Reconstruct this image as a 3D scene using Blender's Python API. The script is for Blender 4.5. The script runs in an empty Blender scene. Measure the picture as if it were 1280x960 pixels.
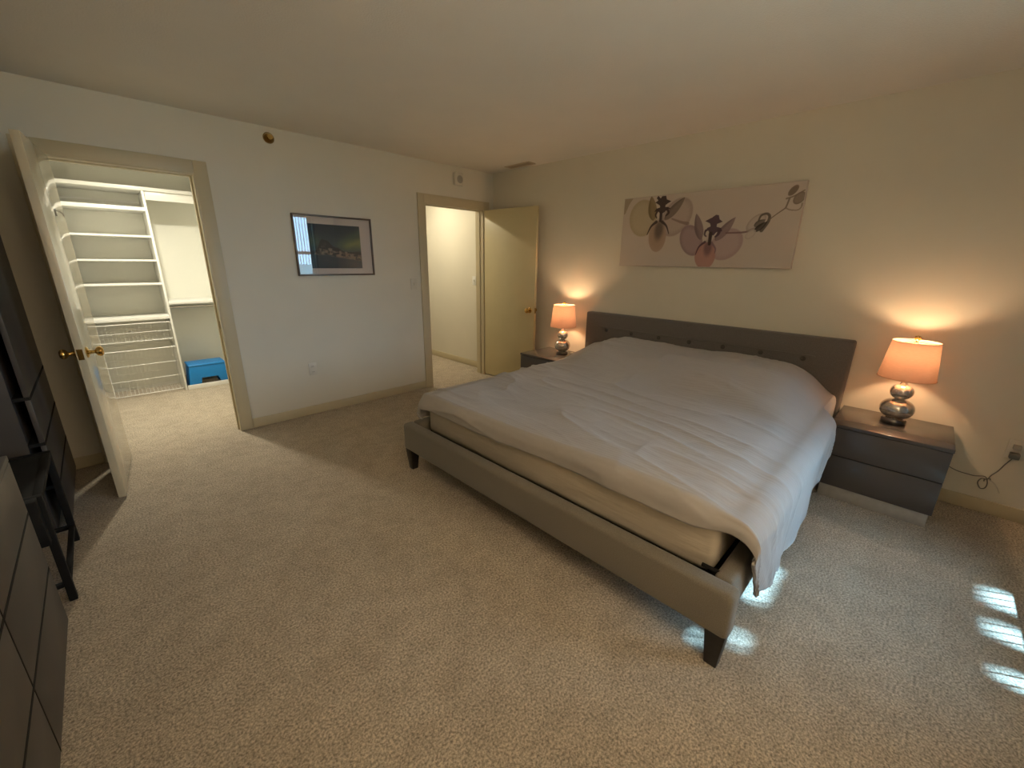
import bpy, bmesh, math, random
import numpy as np
from mathutils import Matrix, Vector

random.seed(4)
C = bpy.context.scene.collection
SC = bpy.context.scene

# ------------------------------------------------------------------ camera
cam_data = bpy.data.cameras.new('camera')
cam_data.sensor_fit = 'HORIZONTAL'
cam_data.sensor_width = 36.0
cam_data.lens = 510.36 / 1280 * 36.0
cam_data.clip_start = 0.02
cam = bpy.data.objects.new('camera', cam_data)
C.objects.link(cam)
_r = Vector((0.7102888, -0.70378451, 0.013311))
_u = Vector((0.19346459, 0.21336459, 0.95762571))
_f = Vector((0.67680224, 0.67761561, -0.28770786))
_m = Matrix((_r, _u, -_f)).transposed().to_4x4()
_m.translation = Vector((-3.62041, -3.98920, 1.44561))
cam.matrix_world = _m
SC.camera = cam

# ------------------------------------------------------------------ view, sky, sun, lights
vs = SC.view_settings
vs.view_transform = 'Standard'
vs.look = 'None'
vs.gamma = 1.0
vs.use_curve_mapping = False
vs.exposure = 0.68

world = bpy.data.worlds.new('sky')
SC.world = world
world.use_nodes = True
_bg = world.node_tree.nodes['Background']
_bg.inputs[0].default_value = (0.40, 0.70, 1.0, 1)
_bg.inputs[1].default_value = 8.5

def lamp(name, kind, loc, energy, color, **k):
    d = bpy.data.lights.new(name, kind)
    d.energy = energy
    d.color = color
    for a, b in k.items():
        if a != 'aim':
            setattr(d, a, b)
    o = bpy.data.objects.new(name, d)
    C.objects.link(o)
    o.location = loc
    if 'aim' in k:
        o.rotation_euler = Vector(k['aim']).to_track_quat('-Z', 'Y').to_euler()
    return o

SUN_H = Vector((-0.503, 0.864))          # horizontal heading of the sunlight
SUN_E = 1.0                              # tangent of the sun's elevation
lamp('sun', 'SUN', (2, -8, 6), 32.0, (0.36, 0.70, 1.0), angle=math.radians(1.1),
     aim=(SUN_H.x, SUN_H.y, -SUN_E))
# added warm fill behind the viewer, aimed at the ceiling, with no fixture
lamp('warm_ceiling_fill', 'AREA', (-3.25, -4.40, 1.72), 17.0, (1.0, 0.80, 0.56), shape='DISK',
     size=0.36, spread=math.radians(170), aim=(0, 0.05, 1))
# second warm fill added behind the viewer; no doorway stands there
lamp('warm_frontal_fill', 'AREA', (-2.9, -4.74, 1.05), 9.0, (1.0, 0.80, 0.54), shape='RECTANGLE',
     size=0.7, size_y=1.9, aim=(0.0, 1, -0.15))
# recessed closet light
lamp('closet_ceiling_light', 'AREA', (-3.22, 0.92, 2.425), 19.0, (1.0, 0.93, 0.76), shape='DISK',
     size=0.12, spread=math.radians(150), aim=(0, 0, -1))
# hall ceiling light
lamp('hall_ceiling_light', 'AREA', (-0.72, 0.98, 2.42), 13.0, (1.0, 0.90, 0.68), shape='DISK',
     size=0.16, aim=(0, 0, -1))
# portal that guides daylight sampling through the window opening
_p = lamp('window_portal', 'AREA', (-1.09, -4.90, 1.26), 1.0, (1, 1, 1), shape='RECTANGLE',
          size=1.32, size_y=1.98, aim=(0, 1, 0))
_p.data.cycles.is_portal = True

# ------------------------------------------------------------------ helpers
def vnoise(x, y, seed=0):
    """smooth value noise on numpy arrays, 0..1"""
    x = np.asarray(x, float); y = np.asarray(y, float)
    rs = np.random.RandomState(seed)
    T = rs.rand(64, 64)
    xi = np.floor(x).astype(int); yi = np.floor(y).astype(int)
    fx = x - xi; fy = y - yi
    fx = fx * fx * fx * (fx * (fx * 6 - 15) + 10); fy = fy * fy * fy * (fy * (fy * 6 - 15) + 10)
    g = lambda a, b: T[a % 64, b % 64]
    return (g(xi, yi) * (1 - fx) + g(xi + 1, yi) * fx) * (1 - fy) + (g(xi, yi + 1) * (1 - fx) + g(xi + 1, yi + 1) * fx) * fy

def fbm(x, y, seed=0, octv=4):
    v = 0; a = 0.5
    for k in range(octv):
        v = v + a * vnoise(x * 2 ** k, y * 2 ** k, seed + k); a *= 0.5
    return v / (1 - 0.5 ** octv)

def sstep(a, b, x):
    t = np.clip((np.asarray(x, float) - a) / (b - a), 0, 1)
    return t * t * (3 - 2 * t)

class G:
    """collects shapes into one bmesh"""
    def __init__(self):
        self.bm = bmesh.new()
    def _bev(self, vs_, w, seg):
        es = list({e for v in vs_ for e in v.link_edges})
        bmesh.ops.bevel(self.bm, geom=es, offset=w, segments=seg, profile=0.5, affect='EDGES', clamp_overlap=True)
    def box(self, x0, x1, y0, y1, z0, z1, bev=0.0, seg=2, M=None, taper=None):
        tmp = bmesh.new()
        co = [(x, y, z) for x in (x0, x1) for y in (y0, y1) for z in (z0, z1)]
        if taper:
            cx, cy = (x0 + x1) / 2, (y0 + y1) / 2
            co = [(cx + (x - cx) * (taper if z == z0 else 1), cy + (y - cy) * (taper if z == z0 else 1), z) for x, y, z in co]
        v = [tmp.verts.new(c) for c in co]
        for f in ((0, 1, 3, 2), (4, 6, 7, 5), (0, 4, 5, 1), (2, 3, 7, 6), (0, 2, 6, 4), (1, 5, 7, 3)):
            tmp.faces.new([v[i] for i in f])
        if bev:
            bmesh.ops.bevel(tmp, geom=list(tmp.edges), offset=bev, segments=seg, profile=0.5, affect='EDGES', clamp_overlap=True)
        if M is not None:
            bmesh.ops.transform(tmp, matrix=M, verts=tmp.verts)
        self._merge(tmp)
        return self
    def _merge(self, tmp):
        bmesh.ops.recalc_face_normals(tmp, faces=tmp.faces)
        me = bpy.data.meshes.new('t'); tmp.to_mesh(me); tmp.free()
        self.bm.from_mesh(me); bpy.data.meshes.remove(me)
    def cyl(self, p0, p1, r0, r1=None, seg=16):
        r1 = r0 if r1 is None else r1
        return self.tube([p0, p1], [r0, r1], seg)
    def tube(self, pts, r, seg=8, M=None):
        pts = [Vector(p) for p in pts]
        rr = r if isinstance(r, (list, tuple)) else [r] * len(pts)
        tmp = bmesh.new(); rings = []
        ref = None
        for i, p in enumerate(pts):
            d = (pts[min(i + 1, len(pts) - 1)] - pts[max(i - 1, 0)]).normalized()
            if ref is None:
                ref = d.orthogonal().normalized()
            ref = (ref - d * ref.dot(d)).normalized()
            b = d.cross(ref)
            rings.append([tmp.verts.new(p + rr[i] * (ref * math.cos(2 * math.pi * k / seg) + b * math.sin(2 * math.pi * k / seg))) for k in range(seg)])
        for a, b in zip(rings, rings[1:]):
            for k in range(seg):
                tmp.faces.new((a[k], a[(k + 1) % seg], b[(k + 1) % seg], b[k]))
        tmp.faces.new(rings[0][::-1]); tmp.faces.new(rings[-1])
        if M is not None:
            bmesh.ops.transform(tmp, matrix=M, verts=tmp.verts)
        self._merge(tmp)
        return self
    def lathe(self, prof, center=(0, 0, 0), seg=32, M=None, closed=True):
        """prof: (radius, height) pairs, spun about z"""
        tmp = bmesh.new(); rings = []
        for r, h in prof:
            rings.append([tmp.verts.new((center[0] + max(r, 1e-4) * math.cos(2 * math.pi * k / seg),
                                         center[1] + max(r, 1e-4) * math.sin(2 * math.pi * k / seg), center[2] + h)) for k in range(seg)])
        for a, b in zip(rings, rings[1:]):
            for k in range(seg):
                tmp.faces.new((a[k], a[(k + 1) % seg], b[(k + 1) % seg], b[k]))
        if closed:
            tmp.faces.new(rings[0][::-1]); tmp.faces.new(rings[-1])
        if M is not None:
            bmesh.ops.transform(tmp, matrix=M, verts=tmp.verts)
        self._merge(tmp)
        return self
    def prism(self, poly, y0, y1, bev=0.0):
        """poly of (x, z) extruded along y"""
        tmp = bmesh.new()
        a = [tmp.verts.new((x, y0, z)) for x, z in poly]
        b = [tmp.verts.new((x, y1, z)) for x, z in poly]
        n = len(poly)
        tmp.faces.new(a); tmp.faces.new(b[::-1])
        for i in range(n):
            tmp.faces.new((a[i], b[i], b[(i + 1) % n], a[(i + 1) % n]))
        if bev:
            bmesh.ops.bevel(tmp, geom=list(tmp.edges), offset=bev, segments=2, profile=0.5, affect='EDGES', clamp_overlap=True)
        self._merge(tmp)
        return self

def world_off(o):
    v = Vector((0, 0, 0))
    while o is not None:
        v = v + o.location
        o = o.parent
    return v

def finish(name, me, mat, parent=None, origin=None, smooth=True, sharp=0.7):
    o = bpy.data.objects.new(name, me)
    C.objects.link(o)
    me.materials.append(mat)
    if parent is not None:
        o.parent = parent
        off = world_off(parent)
    else:
        if origin is None:
            co = np.empty(len(me.vertices) * 3); me.vertices.foreach_get('co', co); co = co.reshape(-1, 3)
            lo, hi = co.min(0), co.max(0)
            origin = ((lo[0] + hi[0]) / 2, (lo[1] + hi[1]) / 2, lo[2])
        off = Vector(origin)
        o.location = off
    me.transform(Matrix.Translation(-off))
    if smooth:
        me.shade_smooth()
        me.set_sharp_from_angle(angle=sharp)
    return o

def obj(name, g, mat, parent=None, origin=None, smooth=True, sharp=0.7):
    me = bpy.data.meshes.new(name)
    g.bm.to_mesh(me); g.bm.free()
    return finish(name, me, mat, parent, origin, smooth, sharp)

def grid_mesh(name, P, mask=None):
    """P: (n, m, 3) array -> quad mesh"""
    n, m = P.shape[:2]
    idx = np.arange(n * m).reshape(n, m)
    q = np.stack([idx[:-1, :-1], idx[1:, :-1], idx[1:, 1:], idx[:-1, 1:]], -1).reshape(-1, 4)
    me = bpy.data.meshes.new(name)
    me.from_pydata(P.reshape(-1, 3).tolist(), [], q.tolist())
    me.update()
    return me

def thing(name, label, cat, loc, group=None):
    o = bpy.data.objects.new(name, None)
    C.objects.link(o)
    o.location = loc
    o.empty_display_size = 0.1
    o['label'] = label; o['category'] = cat
    if group: o['group'] = group
    return o

def tag(o, label, cat, group=None):
    o['label'] = label; o['category'] = cat
    if group: o['group'] = group
    return o

def struct(name, g, mat, parent=None, **k):
    o = obj(name, g, mat, parent, **k)
    o['kind'] = 'structure'
    return o

def dup(root, delta, label):
    r = root.copy(); C.objects.link(r)
    r.location = root.location + Vector(delta)
    r['label'] = label
    for ch in list(root.children):
        c = ch.copy(); C.objects.link(c); c.parent = r
        for g_ in list(ch.children):
            d = g_.copy(); C.objects.link(d); d.parent = c
    return r

# ------------------------------------------------------------------ materials
def new_mat(name):
    m = bpy.data.materials.new(name); m.use_nodes = True
    nt = m.node_tree
    return m, nt, nt.nodes['Principled BSDF']

def N(nt, t, **k):
    n = nt.nodes.new(t)
    for a, b in k.items():
        setattr(n, a, b)
    return n

def simple(name, col, rough=0.5, metal=0.0, spec=0.5, coat=0.0):
    m, nt, b = new_mat(name)
    b.inputs['Base Color'].default_value = (*col, 1)
    b.inputs['Roughness'].default_value = rough
    b.inputs['Metallic'].default_value = metal
    b.inputs['Specular IOR Level'].default_value = spec
    b.inputs['Coat Weight'].default_value = coat
    b.inputs['Coat Roughness'].default_value = 0.03
    return m

def noisy(name, c0, c1, scale, rough=0.6, bump=0.0, bscale=None, bdist=0.002, spec=0.3, detail=4.0, stretch=None, coat=0.0, sheen=0.0):
    m, nt, b = new_mat(name)
    tc = N(nt, 'ShaderNodeTexCoord')
    src = tc.outputs['Object']
    if stretch:
        mp = N(nt, 'ShaderNodeMapping'); mp.inputs['Scale'].default_value = stretch
        nt.links.new(src, mp.inputs[0]); src = mp.outputs[0]
    n = N(nt, 'ShaderNodeTexNoise'); n.inputs['Scale'].default_value = scale; n.inputs['Detail'].default_value = detail
    nt.links.new(src, n.inputs['Vector'])
    r = N(nt, 'ShaderNodeValToRGB')
    r.color_ramp.elements[0].position = 0.3; r.color_ramp.elements[0].color = (*c0, 1)
    r.color_ramp.elements[1].position = 0.7; r.color_ramp.elements[1].color = (*c1, 1)
    nt.links.new(n.outputs['Fac'], r.inputs[0]); nt.links.new(r.outputs[0], b.inputs['Base Color'])
    b.inputs['Roughness'].default_value = rough; b.inputs['Specular IOR Level'].default_value = spec
    b.inputs['Coat Weight'].default_value = coat; b.inputs['Coat Roughness'].default_value = 0.05
    b.inputs['Sheen Weight'].default_value = sheen
    if bump:
        n2 = N(nt, 'ShaderNodeTexNoise'); n2.inputs['Scale'].default_value = bscale or scale; n2.inputs['Detail'].default_value = 3.0
        nt.links.new(src, n2.inputs['Vector'])
        bp = N(nt, 'ShaderNodeBump'); bp.inputs['Strength'].default_value = bump; bp.inputs['Distance'].default_value = bdist
        nt.links.new(n2.outputs['Fac'], bp.inputs['Height']); nt.links.new(bp.outputs[0], b.inputs['Normal'])
    return m

WALL = noisy('wall_paint', (0.670, 0.628, 0.525), (0.695, 0.65, 0.54), 3.0, 0.55, 0.12, 160, 0.001, 0.35)
CEIL = noisy('ceiling_paint', (0.76, 0.72, 0.66), (0.79, 0.75, 0.685), 2.5, 0.85, 0.45, 110, 0.004, 0.2)
TRIM = noisy('cream_trim', (0.53, 0.455, 0.30), (0.56, 0.48, 0.32), 4.0, 0.4, 0, None, 0, 0.45)
DOORP = noisy('yellow_door_paint', (0.60, 0.515, 0.30), (0.625, 0.54, 0.32), 5.0, 0.42, 0.05, 60, 0.001, 0.45)
DOORG = noisy('glossy_door_paint', (0.58, 0.50, 0.345), (0.60, 0.52, 0.36), 4.0, 0.22, 0.0, None, 0, 0.6, coat=0.6)
CLOSW = noisy('closet_paint', (0.76, 0.76, 0.69), (0.79, 0.785, 0.71), 3.0, 0.6, 0.1, 150, 0.001)
MELAM = noisy('white_melamine', (0.74, 0.73, 0.68), (0.77, 0.76, 0.71), 6.0, 0.35, spec=0.5)
WIRE = simple('white_wire', (0.78, 0.77, 0.72), 0.35)
PLATE = simple('white_plastic', (0.66, 0.62, 0.53), 0.35)
PLATE2 = simple('grey_plastic', (0.40, 0.37, 0.32), 0.5)
BRASS = simple('polished_brass', (0.62, 0.40, 0.13), 0.18, 1.0)
BRASSD = simple('aged_brass', (0.30, 0.20, 0.08), 0.35, 1.0)
BLACKM = noisy('black_metal', (0.008, 0.007, 0.006), (0.012, 0.011, 0.010), 20, 0.75, spec=0.2)
BLACKW = noisy('black_wood', (0.010, 0.009, 0.008), (0.018, 0.016, 0.014), 30, 0.35, spec=0.5)
DARKG = noisy('dark_gap', (0.008, 0.007, 0.006), (0.012, 0.011, 0.010), 10, 0.8)
GREYW = noisy('grey_lacquer', (0.060, 0.052, 0.047), (0.068, 0.059, 0.053), 3.0, 0.38, spec=0.5)
TAUPE = noisy('taupe_gloss_lacquer', (0.082, 0.070, 0.064), (0.092, 0.078, 0.071), 2.5, 0.27, spec=0.5, coat=0.25)
PLINTH = noisy('pale_plinth', (0.36, 0.34, 0.31), (0.42, 0.40, 0.36), 30, 0.35, spec=0.5)
LINEN = noisy('grey_linen', (0.150, 0.133, 0.105), (0.215, 0.190, 0.150), 320, 0.9, 0.35, 420, 0.0015, 0.1, detail=2, sheen=0.2)
LINEND = noisy('dark_linen', (0.122, 0.110, 0.100), (0.168, 0.152, 0.138), 320, 0.9, 0.35, 420, 0.0015, 0.1, detail=2, sheen=0.15)
SHEET = noisy('fitted_sheet', (0.50, 0.435, 0.345), (0.525, 0.46, 0.365), 5, 0.85, 0.5, 5.5, 0.02, 0.1, stretch=(1.0, 0.55, 3.2))
BLUE = noisy('blue_plastic', (0.006, 0.19, 0.52), (0.008, 0.21, 0.56), 10, 0.38, spec=0.5)
GLASSM = noisy('mercury_glass', (0.48, 0.44, 0.38), (0.72, 0.67, 0.60), 55, 0.22, spec=0.6, coat=0.5)
GLASSM.node_tree.nodes['Principled BSDF'].inputs['Metallic'].default_value = 0.75
PEWTER = simple('dark_pewter', (0.20, 0.18, 0.16), 0.3, 1.0)
FRAMEM = simple('bronze_frame', (0.13, 0.10, 0.08), 0.35, 0.7)
MATB = simple('white_mat_board', (0.60, 0.53, 0.49), 0.7)
CORDM = simple('clear_grey_cord', (0.16, 0.15, 0.13), 0.5)
CORDW = simple('white_cord', (0.6, 0.57, 0.5), 0.5)
BLIND = None

def carpet():
    m, nt, b = new_mat('carpet_pile')
    tc = N(nt, 'ShaderNodeTexCoord')
    def noise(scale, detail, rough=0.55, stretch=None):
        n = N(nt, 'ShaderNodeTexNoise'); n.inputs['Scale'].default_value = scale
        n.inputs['Detail'].default_value = detail; n.inputs['Roughness'].default_value = rough
        nt.links.new(tc.outputs['Object'], n.inputs['Vector']); return n
    fine = noise(120, 4, 0.75); mid = noise(11, 5, 0.62); big = noise(3.2, 4, 0.6)
    def ramp(n, a, b_, p0=0.3, p1=0.7):
        r = N(nt, 'ShaderNodeValToRGB')
        r.color_ramp.elements[0].position = p0; r.color_ramp.elements[0].color = (*a, 1)
        r.color_ramp.elements[1].position = p1; r.color_ramp.elements[1].color = (*b_, 1)
        nt.links.new(n.outputs['Fac'], r.inputs[0]); return r
    base = ramp(fine, (0.25, 0.205, 0.150), (0.84, 0.715, 0.545), 0.37, 0.63)
    r2 = ramp(mid, (0.86, 0.85, 0.84), (1.0, 1.0, 1.0), 0.36, 0.58)
    r3 = ramp(big, (0.92, 0.91, 0.90), (1.0, 1.0, 1.0), 0.38, 0.60)
    mx = N(nt, 'ShaderNodeMix', data_type='RGBA', blend_type='MULTIPLY'); mx.inputs[0].default_value = 1.0
    nt.links.new(base.outputs[0], mx.inputs[6]); nt.links.new(r2.outputs[0], mx.inputs[7])
    mx2 = N(nt, 'ShaderNodeMix', data_type='RGBA', blend_type='MULTIPLY'); mx2.inputs[0].default_value = 1.0
    nt.links.new(mx.outputs[2], mx2.inputs[6]); nt.links.new(r3.outputs[0], mx2.inputs[7])
    nt.links.new(mx2.outputs[2], b.inputs['Base Color'])
    b.inputs['Roughness'].default_value = 0.95; b.inputs['Specular IOR Level'].default_value = 0.08
    b.inputs['Sheen Weight'].default_value = 0.15
    bp = N(nt, 'ShaderNodeBump'); bp.inputs['Strength'].default_value = 1.0; bp.inputs['Distance'].default_value = 0.010
    nt.links.new(fine.outputs['Fac'], bp.inputs['Height'])
    bp2 = N(nt, 'ShaderNodeBump'); bp2.inputs['Strength'].default_value = 0.55; bp2.inputs['Distance'].default_value = 0.03
    nt.links.new(mid.outputs['Fac'], bp2.inputs['Height']); nt.links.new(bp.outputs[0], bp2.inputs['Normal'])
    nt.links.new(bp2.outputs[0], b.inputs['Normal'])
    return m
CARPET = carpet()

def duvet_mat():
    m, nt, b = new_mat('seersucker_cotton')
    tc = N(nt, 'ShaderNodeTexCoord')
    b.inputs['Base Color'].default_value = (0.385, 0.358, 0.335, 1)
    b.inputs['Roughness'].default_value = 0.9; b.inputs['Specular IOR Level'].default_value = 0.1
    b.inputs['Sheen Weight'].default_value = 0.15
    w = N(nt, 'ShaderNodeTexWave', wave_type='BANDS', bands_direction='X')
    w.inputs['Scale'].default_value = 16; w.inputs['Distortion'].default_value = 1.2; w.inputs['Detail'].default_value = 2
    nt.links.new(tc.outputs['Object'], w.inputs['Vector'])
    n = N(nt, 'ShaderNodeTexNoise'); n.inputs['Scale'].default_value = 60; n.inputs['Detail'].default_value = 3
    nt.links.new(tc.outputs['Object'], n.inputs['Vector'])
    ad = N(nt, 'ShaderNodeMath', operation='MULTIPLY'); nt.links.new(w.outputs['Fac'], ad.inputs[0]); nt.links.new(n.outputs['Fac'], ad.inputs[1])
    bp = N(nt, 'ShaderNodeBump'); bp.inputs['Strength'].default_value = 0.22; bp.inputs['Distance'].default_value = 0.005
    nt.links.new(ad.outputs[0], bp.inputs['Height']); nt.links.new(bp.outputs[0], b.inputs['Normal'])
    return m
DUVET = duvet_mat()

def shade_mat():
    m = bpy.data.materials.new('peach_shade_fabric'); m.use_nodes = True
    nt = m.node_tree; nt.nodes.clear()
    out = N(nt, 'ShaderNodeOutputMaterial')
    tc = N(nt, 'ShaderNodeTexCoord')
    n = N(nt, 'ShaderNodeTexNoise'); n.inputs['Scale'].default_value = 40; n.inputs['Detail'].default_value = 4
    mp = N(nt, 'ShaderNodeMapping'); mp.inputs['Scale'].default_value = (1, 1, 6)
    nt.links.new(tc.outputs['Object'], mp.inputs[0]); nt.links.new(mp.outputs[0], n.inputs['Vector'])
    r = N(nt, 'ShaderNodeValToRGB')
    r.color_ramp.elements[0].color = (0.48, 0.275, 0.180, 1); r.color_ramp.elements[1].color = (0.58, 0.35, 0.235, 1)
    nt.links.new(n.outputs['Fac'], r.inputs[0])
    d = N(nt, 'ShaderNodeBsdfDiffuse'); t = N(nt, 'ShaderNodeBsdfTranslucent')
    nt.links.new(r.outputs[0], d.inputs[0]); nt.links.new(r.outputs[0], t.inputs[0])
    mx = N(nt, 'ShaderNodeMixShader'); mx.inputs[0].default_value = 0.13
    nt.links.new(d.outputs[0], mx.inputs[1]); nt.links.new(t.outputs[0], mx.inputs[2]); nt.links.new(mx.outputs[0], out.inputs[0])
    return m
SHADE = shade_mat()

def pane_mat(name, rough=0.0, gain=1.8):
    m = bpy.data.materials.new(name); m.use_nodes = True
    nt = m.node_tree; nt.nodes.clear()
    out = N(nt, 'ShaderNodeOutputMaterial')
    fr = N(nt, 'ShaderNodeFresnel'); fr.inputs['IOR'].default_value = 1.5
    tr = N(nt, 'ShaderNodeBsdfTransparent'); gl = N(nt, 'ShaderNodeBsdfGlossy'); gl.inputs['Roughness'].default_value = rough
    mul = N(nt, 'ShaderNodeMath', operation='MULTIPLY'); mul.inputs[1].default_value = gain
    geo = N(nt, 'ShaderNodeNewGeometry')            # only the outer side of each face mirrors
    inv = N(nt, 'ShaderNodeMath', operation='SUBTRACT'); inv.inputs[0].default_value = 1.0
    nt.links.new(geo.outputs['Backfacing'], inv.inputs[1])
    front = N(nt, 'ShaderNodeMath', operation='MULTIPLY')
    nt.links.new(fr.outputs[0], mul.inputs[0])
    nt.links.new(mul.outputs[0], front.inputs[0]); nt.links.new(inv.outputs[0], front.inputs[1])
    mx = N(nt, 'ShaderNodeMixShader')
    nt.links.new(front.outputs[0], mx.inputs[0]); nt.links.new(tr.outputs[0], mx.inputs[1]); nt.links.new(gl.outputs[0], mx.inputs[2])
    nt.links.new(mx.outputs[0], out.inputs[0])
    return m
PANE = pane_mat('clear_glass')
PICTURE_GLASS = pane_mat('glossy_picture_glass', 0.0, 3.0)

def blind_mat():
    m = bpy.data.materials.new('blind_vinyl'); m.use_nodes = True
    nt = m.node_tree; nt.nodes.clear()
    out = N(nt, 'ShaderNodeOutputMaterial')
    d = N(nt, 'ShaderNodeBsdfDiffuse'); d.inputs[0].default_value = (0.22, 0.22, 0.21, 1)
    t = N(nt, 'ShaderNodeBsdfTranslucent'); t.inputs[0].default_value = (0.2, 0.2, 0.19, 1)
    mx = N(nt, 'ShaderNodeMixShader'); mx.inputs[0].default_value = 0.25
    nt.links.new(d.outputs[0], mx.inputs[1]); nt.links.new(t.outputs[0], mx.inputs[2]); nt.links.new(mx.outputs[0], out.inputs[0])
    return m
BLIND = blind_mat()

def print_mat(name, rough=0.6):
    m, nt, b = new_mat(name)
    a = N(nt, 'ShaderNodeVertexColor', layer_name='ink')
    nt.links.new(a.outputs['Color'], b.inputs['Base Color'])
    b.inputs['Roughness'].default_value = rough; b.inputs['Specular IOR Level'].default_value = 0.3
    return m

# ------------------------------------------------------------------ the setting
H = 2.44
XL, YF = -4.47, -4.78            # left wall and window wall
def single(name, x0, x1, y0, y1, z0, z1, mat, bev=0.0):
    return struct(name, G().box(x0, x1, y0, y1, z0, z1, bev), mat)

single('floor', XL - 0.15, 0.15, YF - 0.15, 3.6, -0.10, 0.0, CARPET)
single('ceiling', XL - 0.15, 0.15, YF - 0.15, 3.6, H, H + 0.12, CEIL)
# closet opening x -3.68..-2.955, hall opening x -0.995..-0.165, both 2.032 high
CX0, CX1, HX0, HX1, DH = -3.738, -2.955, -0.992, -0.165, 2.032
g = G()
g.box(XL, CX0, 0, 0.12, 0, H); g.box(CX1, HX0, 0, 0.12, 0, H); g.box(HX1, 0.0, 0, 0.12, 0, H)
g.box(CX0, CX1, 0, 0.12, DH, H); g.box(HX0, HX1, 0, 0.12, DH, H)
struct('wall_back', g, WALL)
single('wall_right', 0.0, 0.12, YF - 0.15, 3.6, 0, H, WALL)
single('wall_left', XL - 0.12, XL, YF - 0.15, 0.12, 0, H, WALL)
WX0, WX1, WZ0, WZ1 = -1.75, -0.43, 0.27, 2.25
g = G()
g.box(XL, WX0, YF - 0.15, YF, 0, H); g.box(WX1, 0.0, YF - 0.15, YF, 0, H)
g.box(WX0, WX1, YF - 0.15, YF, 0, WZ0); g.box(WX0, WX1, YF - 0.15, YF, WZ1, H)
struct('wall_front', g, WALL)
# closet and hall shells
g = G(); g.box(-3.86, -3.76, 0.12, 2.22, 0, H)
struct('wall_closet_left', g, CLOSW)
single('wall_closet_right', -2.34, -2.24, 0.12, 2.22, 0, H, CLOSW)
single('wall_closet_back', -3.76, -2.34, 2.12, 2.22, 0, H, CLOSW)
single('wall_hall_left', -1.30, -1.20, 0.12, 3.5, 0, H, WALL)
single('wall_hall_end', -1.20, 0.0, 3.40, 3.5, 0, H, WALL)

# door casings and jambs
def casing(name, x0, x1, wl, wr):
    g = G()
    g.box(x0 - wl, x0, -0.016, 0.0, 0, DH + 0.085, 0.004)
    g.box(x1, x1 + wr, -0.016, 0.0, 0, DH + 0.085, 0.004)
    g.box(x0, x1, -0.016, 0.0, DH, DH + 0.085, 0.004)
    return struct(name, g, TRIM)
def jamb(name, x0, x1, stopx):
    g = G()
    g.box(x0, x0 + 0.012, -0.012, 0.13, 0, DH); g.box(x1 - 0.012, x1, -0.012, 0.13, 0, DH)
    g.box(x0 + 0.012, x1 - 0.012, -0.012, 0.13, DH - 0.012, DH)
    g.box(x0 + 0.012, x0 + 0.022, 0.045, 0.075, 0, DH - 0.012); g.box(x1 - 0.022, x1 - 0.012, 0.045, 0.075, 0, DH - 0.012)
    g.box(x0 + 0.022, x1 - 0.022, 0.045, 0.075, DH - 0.022, DH - 0.012)
    return struct(name, g, TRIM)
casing('trim_1', CX0, CX1, 0.085, 0.085)
t2 = jamb('trim_2', CX0, CX1, 0)
casing('trim_3', HX0, HX1, 0.085, 0.085)
t4 = jamb('trim_4', HX0, HX1, 0)
# strike plates on the latch jambs
obj('strike_plate', G().box(CX1 - 0.0135, CX1 - 0.012, 0.012, 0.040, 0.89, 0.95), BRASSD, t2)
obj('strike_plate', G().box(HX0 + 0.012, HX0 + 0.0135, 0.012, 0.040, 0.88, 0.94), BRASSD, t4)

def base(name, x0, x1, y0, y1):
    return struct(name, G().box(x0, x1, y0, y1, 0, 0.085, 0.004), TRIM)
base('baseboard_back', CX1 + 0.086, HX0 - 0.086, -0.013, 0.0)
base('baseboard_back_corner', XL + 0.013, CX0 - 0.086, -0.013, 0.0)
base('baseboard_right', -0.013, 0.0, YF, -0.03)
base('baseboard_left', XL, XL + 0.013, YF, 0)
base('baseboard_front', XL + 0.013, -0.013, YF, YF + 0.013)
base('baseboard_hall', -0.013, 0.0, 0.13, 3.40)
base('baseboard_closet', -3.10, -2.34, 2.107, 2.12)

# closet door: hinged on the left jamb, opened into the room
def frame2(hx, hy, ex, ey):
    d = Vector((ex - hx, ey - hy, 0)).normalized()
    n = Vector((-d.y, d.x, 0))
    M = Matrix(((d.x, n.x, 0, hx), (d.y, n.y, 0, hy), (0, 0, 1, 0), (0, 0, 0, 1)))
    return M
def knob_set(M, s, z, half, mat, parent):
    # rose + neck + ball on both faces; local frame: x along the leaf, y across it
    for sg, y in ((1, half[1]), (-1, half[0])):
        R = M @ Matrix.Translation((s, y, z)) @ Matrix.Rotation(-sg * math.pi / 2, 4, 'X')
        k = G().lathe([(0.0, 0), (0.031, 0.0), (0.032, 0.004), (0.026, 0.009), (0.012, 0.012), (0.010, 0.032), (0.014, 0.038),
                       (0.024, 0.044), (0.0285, 0.054), (0.027, 0.064), (0.018, 0.071), (0.0, 0.073)], seg=24, M=R)
        obj('door_knob', k, mat, parent)
MC = frame2(-3.677, -0.024, -3.739, -0.720)      # leaf face towards the room's middle lies at local y = 0
leafC = G().box(0.004, 0.70, -0.036, 0.0, 0.012, 2.02, 0.002, M=MC)
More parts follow.
